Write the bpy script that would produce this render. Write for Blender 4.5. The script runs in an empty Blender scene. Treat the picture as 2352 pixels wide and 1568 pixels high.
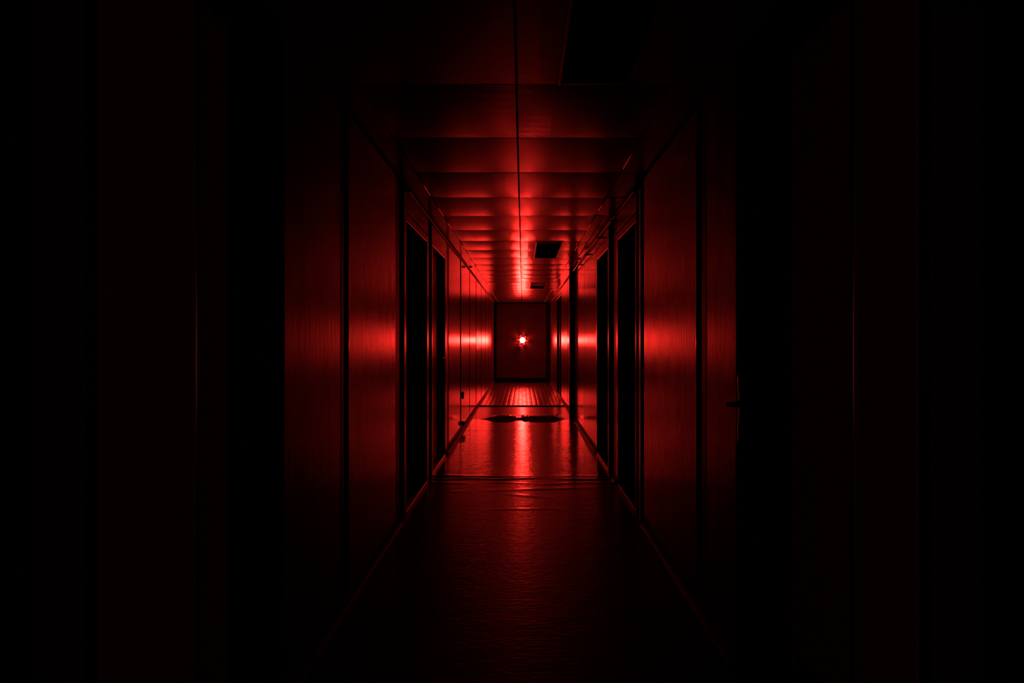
import bpy, bmesh, math, random
from mathutils import Vector, noise
random.seed(7)

# ------------------------------------------------------------------ camera, world, exposure
scene = bpy.context.scene
col = scene.collection
EYE = 1.25                       # camera and lamp height
cam_data = bpy.data.cameras.new('camera')
cam = bpy.data.objects.new('camera', cam_data); col.objects.link(cam)
cam.location = (0, 0, EYE); cam.rotation_euler = (math.pi / 2, 0, 0)
cam_data.sensor_width = 36; cam_data.lens = 36 * 1225 / 2352
cam_data.shift_x = -24 / 2352; cam_data.shift_y = -4 / 2352
cam_data.clip_start = 0.02; cam_data.clip_end = 100
scene.camera = cam
world = bpy.data.worlds.new('world'); scene.world = world; world.use_nodes = True
world.node_tree.nodes['Background'].inputs[0].default_value = (1, .12, .08, 1)   # faint red fill glow added behind the viewer to lift the near walls
world.node_tree.nodes['Background'].inputs[1].default_value = .08
vs = scene.view_settings
vs.view_transform = 'Standard'; vs.look = 'None'; vs.exposure = 0.0; vs.gamma = 1; vs.use_curve_mapping = False
cy = scene.cycles
cy.max_bounces = 8; cy.diffuse_bounces = 5; cy.glossy_bounces = 4; cy.transmission_bounces = 2
cy.sample_clamp_indirect = 6; cy.sample_clamp_direct = 0
cy.use_denoising = True; cy.caustics_reflective = True
LAMP_STRENGTH = 760.0           # the one lamp, mounted on the end door
LAMP_COLOR = (1.0, 0.022, 0.0155)

H = 2.35                         # panelled ceiling height
XL, XR = -0.833, 0.8175          # corridor walls
XF = 1.03                        # walls of the wider part where the camera stands
END = 15.8

# ------------------------------------------------------------------ materials
def mat(name, color, rough=0.5, spec=0.5, metal=0.0, bump=0.0, bscale=200.0, stretch=(1, 1, 1),
        rvar=0.0, rscale=3.0, cvar=0.0, fine=0.0, wav=0.0, wscale=2.0, satin=0.0):
    m = bpy.data.materials.new(name); m.use_nodes = True
    nt = m.node_tree; N = nt.nodes; L = nt.links
    b = N['Principled BSDF']
    b.inputs['Base Color'].default_value = (*color, 1)
    b.inputs['Roughness'].default_value = rough
    b.inputs['Specular IOR Level'].default_value = spec
    b.inputs['Metallic'].default_value = metal
    geo = N.new('ShaderNodeNewGeometry')
    mp = N.new('ShaderNodeMapping'); mp.inputs['Scale'].default_value = stretch
    L.new(geo.outputs['Position'], mp.inputs['Vector'])
    if rvar or cvar:
        n = N.new('ShaderNodeTexNoise'); n.inputs['Scale'].default_value = rscale
        n.inputs['Detail'].default_value = 6; n.inputs['Roughness'].default_value = .6
        L.new(mp.outputs[0], n.inputs['Vector'])
        if rvar:
            r = N.new('ShaderNodeMapRange'); r.inputs['From Min'].default_value = .3; r.inputs['From Max'].default_value = .7
            r.inputs['To Min'].default_value = rough - rvar; r.inputs['To Max'].default_value = rough + rvar
            L.new(n.outputs['Fac'], r.inputs['Value']); L.new(r.outputs[0], b.inputs['Roughness'])
        if cvar:
            r2 = N.new('ShaderNodeMix'); r2.data_type = 'RGBA'
            r2.inputs['A'].default_value = (*[c * (1 - cvar) for c in color], 1)
            r2.inputs['B'].default_value = (*[min(1, c * (1 + cvar)) for c in color], 1)
            L.new(n.outputs['Fac'], r2.inputs['Factor']); L.new(r2.outputs['Result'], b.inputs['Base Color'])
    prev = None
    for st, sc, vec in ((bump, bscale, mp.outputs[0]), (fine, 500.0, geo.outputs['Position']), (wav, wscale, mp.outputs[0])):
        if st:
            n = N.new('ShaderNodeTexNoise'); n.inputs['Scale'].default_value = sc; n.inputs['Detail'].default_value = 3
            L.new(vec, n.inputs['Vector'])
            bp = N.new('ShaderNodeBump'); bp.inputs['Strength'].default_value = 1; bp.inputs['Distance'].default_value = st
            L.new(n.outputs['Fac'], bp.inputs['Height'])
            if prev: L.new(prev.outputs[0], bp.inputs['Normal'])
            prev = bp
    if prev: L.new(prev.outputs[0], b.inputs['Normal'])
    if satin:                                    # clear satin coat with a Gaussian (Beckmann) gloss lobe over a matte body
        b.inputs['Specular IOR Level'].default_value = .09; nt.links.remove(b.inputs['Roughness'].links[0]) if b.inputs['Roughness'].links else None; b.inputs['Roughness'].default_value = .42
        gl = N.new('ShaderNodeBsdfGlossy'); gl.distribution = 'BECKMANN'; gl.inputs['Color'].default_value = (1, 1, 1, 1)
        gl.inputs['Roughness'].default_value = rough
        if rvar: L.new(r.outputs[0], gl.inputs['Roughness'])
        fr = N.new('ShaderNodeFresnel'); fr.inputs['IOR'].default_value = 1.45
        ml = N.new('ShaderNodeMath'); ml.operation = 'MULTIPLY'; ml.inputs[1].default_value = satin
        L.new(fr.outputs[0], ml.inputs[0])
        mx = N.new('ShaderNodeMixShader'); L.new(ml.outputs[0], mx.inputs[0])
        L.new(b.outputs[0], mx.inputs[1]); L.new(gl.outputs[0], mx.inputs[2])
        if prev: L.new(prev.outputs[0], gl.inputs['Normal']); L.new(prev.outputs[0], fr.inputs['Normal'])
        L.new(mx.outputs[0], N['Material Output'].inputs['Surface'])
    return m

M_wall = mat('satin_wall_paint', (.085, .085, .085), .20, .5, satin=.42, bump=.00015, bscale=14, stretch=(1, 1, .08), rvar=.035, rscale=9, cvar=.25, fine=.00003)
M_wall_far = mat('dusty_wall_paint', (.085, .085, .085), .29, .5, satin=.72, bump=.00015, bscale=14, stretch=(1, 1, .08), rvar=.03, rscale=9, cvar=.25, fine=.00003)
M_worn = mat('worn_wall_paint', (.05, .05, .05), .275, .5, satin=.9, bump=.0005, bscale=50, stretch=(1, 1, .08), rvar=.05, rscale=9, cvar=.25, fine=.00025)
M_foyer = mat('light_lifted_wall_paint', (.45, .43, .43), .35, .4, fine=.00003)  # foyer walls painted paler to make up for missing bounce light
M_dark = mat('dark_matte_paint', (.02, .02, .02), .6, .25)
M_trim = mat('dull_trim_paint', (.05, .05, .05), .5, .4)
M_frame = mat('gloss_frame_paint', (.07, .07, .07), .32, .5, fine=.00005)
M_leaf = mat('door_leaf_paint', (.06, .06, .06), .29, .7, satin=.5, fine=.00003, bump=.0003, bscale=24, stretch=(1, 1, .12))
M_end = mat('end_door_paint', (.34, .28, .28), .55, .3, cvar=.15, rscale=2)
M_ceil = mat('satin_ceiling_panel', (.06, .06, .06), .215, .5, satin=.7, cvar=.08, fine=.0001)
M_ceil_far = mat('dusty_ceiling_panel', (.06, .06, .06), .28, .5, satin=.8, cvar=.08, fine=.0001)
M_rail = mat('bright_metal_bead', (.7, .7, .7), .38, .5, metal=1)
M_floor = mat('worn_vinyl', (.04, .04, .04), .175, .5, satin=.33, bump=.0016, bscale=34, stretch=(.6, 1.5, 1), rvar=.015, rscale=9, cvar=.5, fine=.00004, wav=.0016, wscale=7)
M_tile = mat('glazed_floor_tile', (.05, .05, .065), .32, .7, satin=.7, rvar=.03, rscale=6, cvar=.3, bump=.0004, bscale=40)
M_grout = mat('dark_grout', (.06, .06, .06), .5, .3)
M_base = mat('vinyl_baseboard', (.06, .06, .06), 0.5, .12, bump=.001, bscale=14)
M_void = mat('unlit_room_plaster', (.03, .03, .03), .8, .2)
M_black = mat('black_plastic', (.012, .012, .012), .5, .3)
M_chrome = mat('chrome', (.8, .8, .8), .3, .5, metal=1)
M_pale = mat('pale_plastic', (.5, .42, .6), .45, .5)
M_glare = mat('red_glare_blade', (.35, .12, .12), .6, .3)
M_lamp = bpy.data.materials.new('lamp_light'); M_lamp.use_nodes = True
_n = M_lamp.node_tree.nodes; _n.remove(_n['Principled BSDF'])
_e = _n.new('ShaderNodeEmission'); _e.inputs[0].default_value = (*LAMP_COLOR, 1); _e.inputs[1].default_value = LAMP_STRENGTH
M_lamp.node_tree.links.new(_e.outputs[0], _n['Material Output'].inputs[0])

# ------------------------------------------------------------------ helpers
def box(bm, x0, x1, y0, y1, z0, z1):
    v = [bm.verts.new(p) for p in ((x0, y0, z0), (x1, y0, z0), (x1, y1, z0), (x0, y1, z0), (x0, y0, z1), (x1, y0, z1), (x1, y1, z1), (x0, y1, z1))]
    for f in ((3, 2, 1, 0), (4, 5, 6, 7), (0, 1, 5, 4), (1, 2, 6, 5), (2, 3, 7, 6), (3, 0, 4, 7)):
        bm.faces.new([v[i] for i in f])

def boxes(*bs, bevel=0):
    bm = bmesh.new()
    for b in bs: box(bm, min(b[0], b[1]), max(b[0], b[1]), b[2], b[3], b[4], b[5])
    if bevel: bmesh.ops.bevel(bm, geom=bm.edges[:], offset=bevel, segments=1, affect='EDGES')
    return bm

def obj(name, bm, m, parent=None, smooth=False, label=None):
    me = bpy.data.meshes.new(name); bmesh.ops.recalc_face_normals(bm, faces=bm.faces[:]); bm.to_mesh(me); bm.free()
    me.materials.append(m)
    if smooth: me.polygons.foreach_set('use_smooth', [True] * len(me.polygons))
    o = bpy.data.objects.new(name, me); col.objects.link(o)
    if parent: attach(o, parent)
    if label: o['label'] = label
    return o

def attach(o, p):
    o.parent = p
    o.matrix_parent_inverse = p.matrix_basis.inverted()

def tag(o, label, cat, kind=None, group=None):
    o['label'] = label; o['category'] = cat
    if kind: o['kind'] = kind
    if group: o['group'] = group
    return o

def empty(name, loc):
    o = bpy.data.objects.new(name, None); col.objects.link(o); o.location = loc; o.empty_display_size = .1
    bpy.context.view_layer.update()
    return o

def tube(bm, pts, r, n=10):
    rings = []
    pts = [Vector(p) for p in pts]
    for i, p in enumerate(pts):
        d = (pts[min(i + 1, len(pts) - 1)] - pts[max(i - 1, 0)]).normalized()
        a = d.cross(Vector((0, 0, 1)) if abs(d.z) < .9 else Vector((1, 0, 0))).normalized(); b = d.cross(a)
        rr = r[i] if isinstance(r, (list, tuple)) else r
        rings.append([bm.verts.new(p + a * rr * math.cos(2 * math.pi * k / n) + b * rr * math.sin(2 * math.pi * k / n)) for k in range(n)])
    for i in range(len(rings) - 1):
        for k in range(n):
            bm.faces.new((rings[i][k], rings[i][(k + 1) % n], rings[i + 1][(k + 1) % n], rings[i + 1][k]))
    bm.faces.new(rings[0][::-1]); bm.faces.new(rings[-1])

def sheet(bm, xs, ys, hf):
    g = [[bm.verts.new((x, y, hf(x, y))) for x in xs] for y in ys]
    for j in range(len(ys) - 1):
        for i in range(len(xs) - 1):
            bm.faces.new((g[j][i], g[j][i + 1], g[j + 1][i + 1], g[j + 1][i]))

def lin(a, b, n): return [a + (b - a) * i / n for i in range(n + 1)]

# ------------------------------------------------------------------ setting: floor
XO = 2.3                                        # outer faces of everything built
floor = obj('floor', boxes((-XO, XO, -1.7, END + .3, -.12, -.006)), M_grout)
tag(floor, 'worn glossy corridor floor running to the lit end door', 'floor', 'structure')

def wr(x, y, s=1.0, k=0): return noise.noise(Vector((x * 1.3 + k, y * s, k * 3.1)))

def seam_ridge(x, y, y0, amp, w):                # sharp crease of buckled vinyl
    d = (y - y0) / w
    return amp * math.exp(-d * d * 2)

def h_near(x, y):
    h = .0012 * wr(x, y, 1.2) + .0006 * wr(x * 3, y * 3, 1, 5)
    e = max(0, 1 - abs(x) / .9)
    h += seam_ridge(x, y, 4.80 + .05 * wr(x * 2, 0, 1, 2), .007 * (.5 + wr(x * 2.5, 1, 1, 7)), .04)
    h += seam_ridge(x, y, 4.66 + .06 * wr(x * 2, 3, 1, 3), .005 * (.5 + wr(x * 3, 2, 1, 8)), .035)
    h += seam_ridge(x, y, 4.45 + .10 * x, .006 * e * (.6 + wr(x * 3, 2, 1, 9)), .04)
    h += seam_ridge(x, y, 4.28 - .32 * x, .005 * max(0, 1 - abs(x - .05) * 4), .03)
    h += seam_ridge(x, y, 3.93 + .02 * wr(x * 2, 1, 1, 4), .0035 * max(0, 1 - abs(x) * 2.5), .025)
    return max(h, -.004)

def h_mid(x, y):
    h = .0015 * wr(x, y, 1.0, 1) + .0008 * wr(x * 3, y * 3, 1, 6)
    h += seam_ridge(x, y, 4.89 + .05 * wr(x * 2, 2, 1, 12), .008 * (.5 + wr(x * 2.2, 4, 1, 13)), .04)
    h += seam_ridge(x, y, 7.4 + .1 * wr(x, 0, 1, 14), .002, .1)
    return max(h, -.004)

def buckle(x):                                   # height of the lifted seam 8.4 m away
    def lens(x, a, p, q, b, h):
        if x <= a or x >= b: return 0
        if x < p: t = (x - a) / (p - a); return h * t * t * (3 - 2 * t)
        if x > q: t = (b - x) / (b - q); return h * t * t * (3 - 2 * t)
        return h
    return 1.3 * max(lens(x, -.66, -.36, -.22, .0, .042), lens(x, -.15, -.11, .01, .11, .018),
               lens(x, -.06, .035, .075, .13, .034), lens(x, .09, .105, .46, .68, .038 + .01 * (x - .1)))

def h_far(x, y):
    h = .0015 * wr(x, y, 1.4, 2) + .0007 * wr(x * 4, y * 4, 1, 16)
    t = min(1, max(0, (8.95 - y) / .5)); t = t * t * (3 - 2 * t)
    return max(h, -.003) + buckle(x) * t

F_near = bmesh.new()
sheet(F_near, lin(-1.04, 1.04, 60), lin(-1.5, 3.4, 40) + lin(3.45, 4.83, 90), h_near)
obj('vinyl_sheet', F_near, M_floor, floor, True)
F_mid = bmesh.new()
sheet(F_mid, lin(-.84, .83, 60), lin(4.838, 5.2, 26) + lin(5.26, 8.395, 70), h_mid)
obj('vinyl_sheet', F_mid, M_floor, floor, True)
F_far = bmesh.new()
sheet(F_far, lin(-.84, .83, 150), lin(8.405, 9.0, 20) + lin(9.05, 9.98, 20), h_far)
obj('vinyl_sheet', F_far, M_floor, floor, True, 'lifted and buckled vinyl sheet with a raised seam painted black for its shade')
# raised seam lip, run out into a black ramp painted for its shadow
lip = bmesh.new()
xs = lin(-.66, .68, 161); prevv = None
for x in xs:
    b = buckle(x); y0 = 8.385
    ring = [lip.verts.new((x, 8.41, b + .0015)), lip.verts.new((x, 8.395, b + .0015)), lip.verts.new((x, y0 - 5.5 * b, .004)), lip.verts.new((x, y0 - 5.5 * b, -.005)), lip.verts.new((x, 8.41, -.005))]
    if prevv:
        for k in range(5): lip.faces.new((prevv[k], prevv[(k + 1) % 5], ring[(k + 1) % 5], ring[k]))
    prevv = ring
obj('seam_lip_shade', lip, M_dark, floor, False, 'raised lip of the lifted floor seam, its shade painted black in front')
obj('threshold_strip', boxes((-.835, .82, 9.985, 10.045, -.012, .019), bevel=.003), M_dark, floor, False, 'thin black strip across the floor')

# far floor: small domed tiles
T = .1
tb = bmesh.new()
nx = 16; yy = 10.06
x0t = -.80
while yy < END - .12:
    for i in range(nx):
        cx = x0t + i * T; w = T - .002
        g = []
        dz = random.uniform(-.0005, .0005); tx = random.uniform(-.008, .008); ty = random.uniform(-.012, .012)
        for jy in (0, .5, 1):
            row = []
            for ix in (0, .09, .5, .91, 1):
                u = ix * 2 - 1; v = jy * 2 - 1
                z = -.0011 * u ** 8 - .0004 * u * u - .0003 * v * v + dz + tx * u * .05 + ty * v * .05
                row.append(tb.verts.new((cx + .001 + ix * w, yy + .001 + jy * w, z)))
            g.append(row)
        for a in range(2):
            for b in range(4): tb.faces.new((g[a][b], g[a][b + 1], g[a + 1][b + 1], g[a + 1][b]))
    yy += T
tiles = obj('floor_tiles', tb, M_tile, floor, True, 'small domed floor tiles in straight rows near the end door')
tiles['kind'] = 'stuff'

# ------------------------------------------------------------------ setting: walls
def rings(bm, x_in, x_out, y0, y1, openings, z1=2.62):
    """wall slab from y0 to y1 with rectangular openings [(a, b, top)]"""
    y = y0
    for a, b, top in openings:
        if a > y: box(bm, min(x_in, x_out), max(x_in, x_out), y, a, -.12, z1)
        box(bm, min(x_in, x_out), max(x_in, x_out), a, b, top, z1)
        y = b
    if y1 > y: box(bm, min(x_in, x_out), max(x_in, x_out), y, y1, -.12, z1)

D = .045                                          # panel thickness, depth of the joints
DL = [(3.80, 4.65, 2.11), (4.92, 5.74, 2.13)]
DR = [(3.83, 4.56, 2.11), (5.07, 5.83, 2.13), (11.25, 12.62, 2.22)]
FOL, FOR = (.35, 1.275, 2.11), (.42, 1.365, 2.11)

bm = bmesh.new()
rings(bm, XL - D, -1.03, 1.865, END, DL)
rings(bm, -XF - .02, -XF - .14, -1.5, 1.875, [FOL])
wall_l = obj('wall_left', bm, M_dark)
tag(wall_l, 'left corridor wall of tall satin panels with two doorways', 'wall', 'structure')
bm = bmesh.new()
rings(bm, XR + D, 1.03, 2.04, END, DR)
rings(bm, XF + .02, XF + .14, -1.5, 2.05, [FOR])
wall_r = obj('wall_right', bm, M_dark)
tag(wall_r, 'right corridor wall of tall satin panels with dark doorways and a pilaster', 'wall', 'structure')
wall_e = obj('wall_end', boxes((-1.1, 1.1, END + .02, END + .14, -.12, 2.62)), M_dark)
tag(wall_e, 'dark end wall around the double door carrying the red lamp', 'wall', 'structure')

def panel(parent, x_in, side, y0, y1, z0=.065, z1=2.335, m=None, name='wall_panel', d=D, tilt=0):
    x_out = x_in + side * (d - .003)
    o = obj(name, boxes((x_in, x_out, y0, y1, z0, z1), bevel=.0025), m or (M_wall if y1 < 9.7 else M_wall_far), parent)
    return o

# left
panel(wall_l, -XF, -1, 1.30, 1.862, d=.025, m=M_foyer)
panel(wall_l, -XF, -1, -1.5, .32, d=.025, m=M_foyer)
panel(wall_l, XL, -1, 1.866, 2.445, m=M_worn)
panel(wall_l, XL + .001, -1, 2.447, 2.486, m=M_trim, name='trim_shade_strip')
panel(wall_l, XL, -1, 2.548, 3.50, m=M_worn)
panel(wall_l, XL - .002, -1, 3.503, 3.62, m=M_trim, name='trim_shade_strip')  # dull strip stands for the shadow beside the door frame
panel(wall_l, XL, -1, 5.86, 5.99, m=M_trim)
y = 6.045
while y < END - .3:
    panel(wall_l, XL + random.uniform(-.002, .001), -1, y, min(y + 1.095, END))
    y += 1.205
# right
panel(wall_r, XF, 1, 1.39, 2.037, d=.025, m=M_foyer)
panel(wall_r, XF, 1, -1.5, .39, d=.025, m=M_foyer)
panel(wall_r, XR, 1, 2.040, 2.370, m=M_worn)
panel(wall_r, XR - .001, 1, 2.372, 2.428, m=M_trim, name='trim_shade_strip')
panel(wall_r, XR, 1, 2.500, 3.585, m=M_worn)
panel(wall_r, XR, 1, 4.65, 4.76, m=M_trim)
panel(wall_r, XR, 1, 5.935, 7.035)
panel(wall_r, XR, 1, 7.045, 8.445)
panel(wall_r, XR, 1, 8.60, 9.67)
panel(wall_r, XR, 1, 9.72, 11.18)
panel(wall_r, XR, 1, 12.70, 13.90)
panel(wall_r, XR, 1, 13.93, 15.12)
panel(wall_r, XR, 1, 15.15, END)
# transoms over the doorways
for p, X, s, a, b in ((wall_l, XL, -1, 3.812, 4.72), (wall_l, XL, -1, 4.933, 5.85), (wall_r, XR, 1, 3.848, 4.64), (wall_r, XR, 1, 5.083, 5.91), (wall_r, XR, 1, 11.2, 12.68)):
    panel(p, X, s, a, b, z0=2.18 if b < 11 else 2.24)
# near thin metal beads
for p, X, s, y in ((wall_l, -XF, 1, 1.680), (wall_r, XF, -1, 1.655)):
    bm = bmesh.new(); tube(bm, [(X + s * .004, y, .07), (X + s * .004, y, 2.33)], .006, 10)
    obj('joint_bead', bm, M_chrome, p, True, 'thin upright metal bead on the wall')
for (p, X, ys) in ((wall_l, XL, (2.551,)), (wall_r, XR, (2.503,))):
    s = 1 if X < 0 else -1
    for y in ys:
        bm = bmesh.new(); tube(bm, [(X - s * .002, y, .07), (X - s * .002, y, 2.33)], .005, 10)
        obj('joint_bead', bm, M_wall, p, True)
# pilaster on the right wall
obj('pilaster', boxes((XR - .066, XR + .04, 8.448, 8.598, -.01, 2.345), bevel=.003), M_dark, wall_r, False, 'dark square pilaster standing proud of the right wall')

# baseboards: upright strip with a cove foot
def base(name, X, s, spans, label):
    bm = bmesh.new()
    for a, b in spans:
        prof = [(0, .064), (.010, .062), (.012, .022), (.020, .010), (.036, .004), (.038, -.006), (0, -.006)]
        n = max(2, int((b - a) / .25)); prev = None
        for i in range(n + 1):
            yv = a + (b - a) * i / n; wob = .004 * noise.noise(Vector((yv * 1.7, X * 9, 0)))
            ring = [bm.verts.new((X + s * (p[0] + (wob if k > 2 and k < 6 else 0)), yv, p[1])) for k, p in enumerate(prof)]
            if prev:
                for k in range(7): bm.faces.new((prev[k], prev[(k + 1) % 7], ring[(k + 1) % 7], ring[k]))
            else: bm.faces.new(ring)
            prev = ring
        bm.faces.new(prev[::-1])
    o = obj(name, bm, M_base); tag(o, label, 'baseboard', 'structure'); return o
base('baseboard_left', XL - .004, 1, [(1.87, 3.62), (5.86, 7.9), (7.906, 10.0), (10.05, END - .02)], 'low coved vinyl baseboard along the left wall')
base('baseboard_right', XR + .004, -1, [(2.06, 3.585), (4.65, 4.76), (5.92, 8.44), (8.605, 10.0), (10.05, 11.2), (12.7, END - .02)], 'low coved vinyl baseboard along the right wall')

# ------------------------------------------------------------------ setting: ceiling
ceiling = obj('ceiling', boxes((-XO, XO, -1.7, END + .3, 2.50, 2.62)), M_void)
tag(ceiling, 'ceiling of sagging rectangular panels with a long centre joint', 'ceiling', 'structure')
P = .61
def cpanel(x0, x1, y0, y1, sag, tilt=0.0, roll=0.0):
    bm = bmesh.new(); nxx = max(2, int((x1 - x0) / .08)); nyy = 8
    xs = lin(x0, x1, nxx); ys = lin(y0, y1, nyy)
    xm = (x0 + x1) / 2; ym = (y0 + y1) / 2; hx = (x1 - x0) / 2; hy = (y1 - y0) / 2
    def z(x, y):
        u = (x - xm) / hx; v = (y - ym) / hy
        return H - sag * (1 - v * v) * (1 - .75 * u * u) + tilt * v + roll * u
    sheet(bm, xs, ys, z)
    top = [[bm.verts.new((x, y, H + .014)) for x in (x0, x1)] for y in (y0, y1)]
    bm.faces.new((top[0][0], top[0][1], top[1][1], top[1][0]))
    bm.verts.ensure_lookup_table()
    V = bm.verts; n1 = nxx + 1
    front = [V[i] for i in range(n1)]; back = [V[nyy * n1 + i] for i in range(n1)]
    left = [V[j * n1] for j in range(nyy + 1)]; right = [V[j * n1 + nxx] for j in range(nyy + 1)]
    bm.faces.new(front + [top[0][1], top[0][0]]); bm.faces.new(back + [top[1][1], top[1][0]])
    bm.faces.new(left + [top[1][0], top[0][0]]); bm.faces.new(right + [top[1][1], top[0][1]])
    return obj('ceiling_panel', bm, M_ceil if y0 < 10.1 else M_ceil_far, ceiling)

def rail_seg(x, y0, y1):
    bm = bmesh.new(); tube(bm, [(x, y0, H - .005), (x, y1, H - .005)], .0030, 8)
    return obj('ceiling_bead', bm, M_rail, ceiling, True)

holes = {-2, -1, 6, 7, 13, 14}
for k in range(-7, 22):
    y0 = 2.30 + P * k + .003; y1 = y0 + P - .006
    if y0 > END - .05: break
    y1 = min(y1, END)
    jc = random.uniform(-.0015, .0015)
    s = random.uniform(.006, .012)
    cpanel(-.697, -.0305 + jc, y0, y1, s, random.uniform(-.001, .0015))
    if k in holes:
        cpanel(-.0195 + jc, .148, y0, y1, .003); cpanel(.462, .642, y0, y1, .004, random.uniform(-.002, .003))
    else:
        cpanel(-.0195 + jc, .642, y0, y1, random.uniform(.006, .013), random.uniform(-.001, .003))
    wl = (-.83, .815) if y0 > 1.9 else (-1.035, 1.035)
    cpanel(wl[0], -.704, y0, y1, .001, random.uniform(-.001, .001), random.uniform(-.002, .001))
    cpanel(.648, wl[1], y0, y1, .002, random.uniform(-.004, .004), random.uniform(-.001, .004))
    if y0 > 2.8:
        if k not in (1, 5): rail_seg(-.700, y0, y1 - random.choice((0, 0, .08, .16)))
        if k not in (2, 5, 7, 8, 12): rail_seg(.645, y0, y1 - random.choice((0, 0, .1, .2)))

# wall / ceiling corner trims
for nm, X, s, spans in (('trim_1', XL, 1, [(3.9, END)]), ('trim_2', XR, -1, [(3.9, 8.44), (8.60, END)])):
    bm = bmesh.new()
    for a, b in spans:
        tri = [(0, H - .026), (.005, H - .025), (.012, H - .016), (.013, H - .006), (0, H - .006)]
        r0 = [bm.verts.new((X + s * p[0], a, p[1])) for p in tri]; r1 = [bm.verts.new((X + s * p[0], b, p[1])) for p in tri]
        for k in range(5): bm.faces.new((r0[k], r0[(k + 1) % 5], r1[(k + 1) % 5], r1[k]))
        bm.faces.new(r0); bm.faces.new(r1[::-1])
    o = obj(nm, bm, M_trim)
    tag(o, 'narrow cornice strip where the %s wall meets the ceiling' % ('left' if X < 0 else 'right'), 'trim', 'structure')

# recessed ceiling light boxes, all dead
def lightbox(k, label, cover):
    y0 = 2.30 + P * k + .004; y1 = y0 + 2 * P - .008
    t = empty('ceiling_light', (.305, (y0 + y1) / 2, H))
    x0, x1 = .152, .458
    obj('housing', boxes((x0, x1, y0, y1, H + .125, H + .13), (x0, x0 + .004, y0, y1, H, H + .126), (x1 - .004, x1, y0, y1, H, H + .126),
                         (x0, x1, y0, y0 + .004, H, H + .126), (x0, x1, y1 - .004, y1, H, H + .126)), M_dark, t)
    for a, b, c, d in ((x0 - .003, x0 + .012, y0, y1), (x1 - .012, x1 + .003, y0, y1)):
        obj('side_rail', boxes((a, b, c, d, H - .006, H + .004), bevel=.001), M_frame, t)
    for c, d in ((y0, y0 + .012), (y1 - .012, y1)):
        obj('end_rail', boxes((x0 + .013, x1 - .013, c, d, H - .004, H + .004)), M_trim, t)
    if cover: obj('cover', boxes((x0 + .006, x1 - .006, y0 + .01, y1 - .01, H + .035, H + .040)), M_void, t, False, 'dull flat cover')
    else:
        for sgn in (0, 1):
            ye = y0 + .03 if sgn == 0 else y1 - .05
            for xa in (x0 + .1, x1 - .13): obj('lamp_holder', boxes((xa, xa + .03, ye, ye + .02, H + .06, H + .124)), M_black, t)
    tag(t, label, 'ceiling light', None)
    return t
lightbox(-2, 'dark empty ceiling light recess nearest the viewer, at the top of the picture', False)
lightbox(6, 'black open ceiling light recess right of the glowing centre joint', False)
lightbox(13, 'farthest ceiling light recess, closed by a dull red-lit cover', True)

# ------------------------------------------------------------------ doors
def frame(t, X, s, y0, y1, top, o0, o1, p=.004, two=False):
    """s: +1 towards corridor for left wall, -1 for right. posts y0..o0 and o1..y1"""
    xi, xo = X + s * p, X - s * .10
    obj('jamb', boxes((xi, xo, y0, o0, -.01, 2.30 if y0 > 3 else top + .06), bevel=.003), M_frame, t)
    obj('jamb', boxes((xi, xo, o1, y1, -.01, top + .06), bevel=.003), M_frame, t)
    obj('header', boxes((xi, xo, o0 + .001, o1 - .001, top, top + .06), bevel=.003), M_frame, t)
    if two:
        obj('architrave', boxes((X + s * p * .5, X - s * .04, y0 - .13, y0 - .075, -.01, 2.30), bevel=.002), M_frame, t)
    obj('threshold', boxes((X + s * .004, X - s * .10, o0 + .001, o1 - .001, -.01, .022), bevel=.004), M_rail if X < 0 else M_frame, t)

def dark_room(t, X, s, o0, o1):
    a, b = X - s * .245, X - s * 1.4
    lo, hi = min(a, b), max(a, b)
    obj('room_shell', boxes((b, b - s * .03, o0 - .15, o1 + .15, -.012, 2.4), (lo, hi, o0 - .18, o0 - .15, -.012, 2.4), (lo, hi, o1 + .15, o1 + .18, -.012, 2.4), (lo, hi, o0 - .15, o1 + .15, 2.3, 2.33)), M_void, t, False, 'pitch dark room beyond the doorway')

def lever(t, x, y, z, s, m=M_black):
    bm = bmesh.new(); box(bm, x - .004, x + .004, y - .02, y + .02, z - .09, z + .07)
    h = obj('handle', bm, m, t, False, 'dark lever handle on a long plate')
    bm = bmesh.new(); tube(bm, [(x, y, z), (x + s * .045, y, z), (x + s * .052, y - .012, z), (x + s * .052, y - .11, z - .004)], .008, 8)
    obj('lever', bm, M_chrome, h, True)

d = empty('door_1', (-XF, .8, 0)); frame(d, -XF - .02, 1, .33, 1.295, 2.09, .375, 1.25, .022); dark_room(d, -XF + .1, 1, .40, 1.24)
tag(d, 'dark doorway at the far left edge nearest the viewer', 'door', 'structure')
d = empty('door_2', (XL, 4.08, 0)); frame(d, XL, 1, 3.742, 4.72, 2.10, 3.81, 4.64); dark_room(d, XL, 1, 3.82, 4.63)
tag(d, 'tall black open doorway in the left wall, nearer of the two', 'door', 'structure')
d = empty('door_3', (XL, 5.16, 0)); frame(d, XL, 1, 4.885, 5.85, 2.12, 4.93, 5.73)
obj('leaf', boxes((XL - .056, XL - .096, 4.933, 5.727, .025, 2.117), bevel=.002), M_leaf, d)
lever(d, XL - .053, 5.66, 1.06, 1)
tag(d, 'closed recessed door in the left wall behind the black doorway', 'door', 'structure')
d = empty('door_4', (XF, .9, 0)); frame(d, XF + .02, -1, .40, 1.385, 2.09, .445, 1.34, .022); dark_room(d, XF - .1, -1, .47, 1.33)
tag(d, 'dark doorway at the far right edge nearest the viewer', 'door', 'structure')
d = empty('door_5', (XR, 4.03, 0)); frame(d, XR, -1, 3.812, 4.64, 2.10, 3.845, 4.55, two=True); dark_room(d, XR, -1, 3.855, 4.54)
tag(d, 'black open doorway in the right wall with a stepped frame, nearer of the two', 'door', 'structure')
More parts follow.
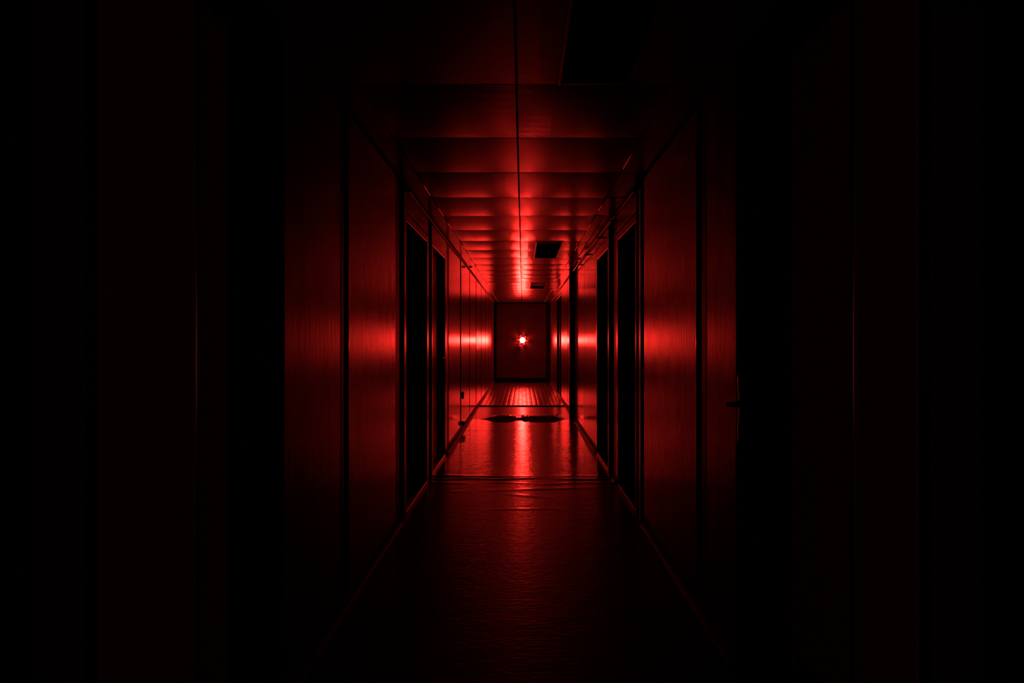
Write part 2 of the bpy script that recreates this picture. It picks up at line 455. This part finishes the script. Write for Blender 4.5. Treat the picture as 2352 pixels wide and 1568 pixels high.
d = empty('door_6', (XR, 5.26, 0)); frame(d, XR, -1, 5.035, 5.91, 2.12, 5.08, 5.82); dark_room(d, XR, -1, 5.09, 5.81)
tag(d, 'black open doorway in the right wall beside the bright panels', 'door', 'structure')
d = empty('door_7', (XR, 11.9, 0)); frame(d, XR, -1, 11.215, 12.67, 2.20, 11.26, 12.61)
obj('leaf', boxes((XR + .075, XR + .10, 11.262, 12.6, .025, 2.19)), M_dark, d, False, 'dark door leaf set deep in its frame')
obj('mullion', boxes((XR + .0, XR + .07, 11.75, 11.80, .02, 2.19)), M_frame, d)
obj('kick_panel', boxes((XR + .035, XR + .06, 11.82, 12.35, .03, .50), bevel=.002), M_leaf, d, False, 'pale low panel')
tag(d, 'narrow-looking far doorway in the right wall near the end', 'door', 'structure')
# end double door
d = empty('door_8', (-.03, END, 0))
obj('leaf', boxes((-.765, -.122, END - .02, END + .02, .115, 2.31), bevel=.002), M_end, d)
obj('leaf', boxes((-.118, .700, END - .023, END + .02, .115, 2.31), bevel=.002), M_end, d)
obj('kick_strip', boxes((-.82, .81, END - .03, END + .02, -.01, .108)), M_black, d, False, 'black strip along the foot of the door')
obj('jamb', boxes((-.82, -.775, END - .035, END + .02, .11, 2.345), bevel=.003), M_trim, d)
obj('jamb', boxes((.71, .81, END - .035, END + .02, .11, 2.345), bevel=.003), M_trim, d)
obj('header', boxes((-.774, .709, END - .035, END + .02, 2.315, 2.345), bevel=.003), M_trim, d)
obj('closer_rail', boxes((.12, .46, END - .04, END - .022, 2.218, 2.230)), M_frame, d)
for zz in (.55, 1.25, 2.05):
    obj('hinge', boxes((.690, .712, END - .042, END - .022, zz, zz + .09)), M_dark, d)
    obj('hinge', boxes((-.778, -.757, END - .042, END - .022, zz, zz + .09)), M_dark, d)
tag(d, 'dim red double door closing the far end of the corridor', 'door', 'structure')
# narrow side leaf at the right step, with its latch
d = empty('door_9', (.92, 2.02, 0))
obj('leaf', boxes((XR + .002, XF - .012, 2.026, 2.036, .01, 2.335), bevel=.002), M_dark, d)
bm = bmesh.new(); tube(bm, [(.7500, 1.962, 1.0105), (.756, 1.963, 1.0115), (.785, 1.965, 1.0125), (.825, 1.97, 1.0135), (.850, 1.985, 1.013), (.855, 2.024, 1.013)], [.004, .0085, .0115, .015, .017, .017], 12)
hd = obj('handle', bm, M_black, d, True, 'black tapered lever handle')
bm = bmesh.new()
tube(bm, [(.8125 + .010 * ((i - 6) / 6) ** 2 - .012, 1.972 + .026 * ((i - 6) / 6) ** 2, .985 + .022 * (i - 6)) for i in range(13)], .0042, 10)
obj('bow', bm, M_chrome, hd, True, 'thin chrome upright bow')
bm = bmesh.new(); tube(bm, [(.85, 1.985, 1.008), (1.026, 1.975, 1.007)], .0035, 8)
obj('latch_rod', bm, M_black, hd, True)
tag(d, 'narrow black side leaf standing edge-on at the right with a lever handle', 'door', 'structure')
# left counterpart: the plain step
obj('step_face', boxes((XL - .001, -XF + .002, 1.858, 1.8645, -.01, 2.34)), M_dark, wall_l, False, 'face where the left wall steps in, painted black for its shade')  # dark paint deepens the shade of this face turned from the lamp

# ------------------------------------------------------------------ things
def lathe(bm, prof, n, c, axis_y=-1, wave=0):
    """prof: (radius, distance towards the camera); built around c facing -Y"""
    rg = []
    for r, dd in prof:
        rg.append([bm.verts.new((c[0] + r * (1 + wave * math.cos(6 * 2 * math.pi * k / n) * (r > .05)) * math.cos(2 * math.pi * k / n), c[1] - dd, c[2] + r * (1 + wave * math.cos(6 * 2 * math.pi * k / n) * (r > .05)) * math.sin(2 * math.pi * k / n))) for k in range(n)])
    for i in range(len(rg) - 1):
        for k in range(n): bm.faces.new((rg[i][k], rg[i][(k + 1) % n], rg[i + 1][(k + 1) % n], rg[i + 1][k]))
    return rg
LC = (0.003, END - .024, 1.237)
lamp = empty('red_lamp', LC)
bm = bmesh.new(); r = lathe(bm, [(.088, 0), (.092, .004), (.092, .009), (.079, .0095)], 48, LC)
obj('housing', bm, M_black, lamp, True)
bm = bmesh.new()                                  # six blades added round the lens in the shape of its glare star
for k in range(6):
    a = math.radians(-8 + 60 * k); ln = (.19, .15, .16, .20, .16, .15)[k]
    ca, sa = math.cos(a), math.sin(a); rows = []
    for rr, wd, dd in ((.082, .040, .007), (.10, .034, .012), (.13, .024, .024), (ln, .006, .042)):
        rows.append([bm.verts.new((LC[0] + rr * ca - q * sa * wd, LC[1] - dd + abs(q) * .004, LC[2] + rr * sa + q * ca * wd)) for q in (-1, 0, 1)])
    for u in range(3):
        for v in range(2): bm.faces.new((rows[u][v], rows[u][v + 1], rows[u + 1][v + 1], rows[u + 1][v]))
obj('glare_blades', bm, M_glare, lamp, True, 'six swept red blades added around the lens for its glare star')
bm = bmesh.new(); r = lathe(bm, [(.078, .010), (.074, .016), (.060, .021), (.035, .025), (.012, .0265)], 48, LC)
bm.faces.new(r[-1])
obj('lens', bm, M_lamp, lamp, True, 'blazing white-hot lens')
obj('battery_box', boxes((-.155, -.045, END - .055, END - .024, .98, 1.07), bevel=.006), M_pale, lamp, False, 'small pale box hanging below the lens')
tag(lamp, 'small blazing red lamp fixed to the end door at eye height', 'lamp')

# conduit with clips along the right ceiling corner
t = empty('wall_conduit', (XR - .05, 4.6, H - .05))
pts = [(XR - .040 - .004 * math.sin(y * 2.1), y, H - .036 - .005 * math.sin(y * 1.3 + 1) ** 2) for y in lin(4.55, 8.42, 40)]
bm = bmesh.new(); tube(bm, pts, .0065, 8); obj('cable', bm, M_wall, t, True)
for y in (4.75, 5.55, 6.65, 7.55, 8.3):
    bm = boxes((XR - .050, XR - .001, y - .010, y + .010, H - .048, H - .027), bevel=.003); obj('clip', bm, M_black, t)
tag(t, 'thin cable held by dark clips along the right ceiling corner', 'cable')

# small fittings on the left wall
c = (XL, 7.42, .478); t = empty('wall_socket', c)
bm = bmesh.new(); n = 20
r0 = [bm.verts.new((XL + .001, c[1] + .055 * math.cos(2 * math.pi * k / n), c[2] + .052 * math.sin(2 * math.pi * k / n))) for k in range(n)]
r1 = [bm.verts.new((XL + .016, c[1] + .050 * math.cos(2 * math.pi * k / n), c[2] + .047 * math.sin(2 * math.pi * k / n))) for k in range(n)]
r2 = [bm.verts.new((XL + .010, c[1] + .032 * math.cos(2 * math.pi * k / n), c[2] + .030 * math.sin(2 * math.pi * k / n))) for k in range(n)]
for a, b in ((r0, r1), (r1, r2)):
    for k in range(n): bm.faces.new((a[k], a[(k + 1) % n], b[(k + 1) % n], b[k]))
bm.faces.new(r2)
obj('plate', bm, M_black, t)
tag(t, 'small dark oval socket low on the left wall panels', 'socket')
t = empty('floor_outlet', (XL + .02, 7.42, .06))
obj('body', boxes((XL + .001, XL + .040, 7.35, 7.46, .068, .118), bevel=.004), M_black, t)
tag(t, 'small black box just above the left baseboard, under the oval socket', 'outlet box')
t = obj('ceiling_clip', boxes((XL + .029, XL + .075, 8.02, 8.06, H - .014, H - .003), bevel=.002), M_black)
tag(t, 'tiny black clip at the left ceiling corner beside the cornice', 'clip')
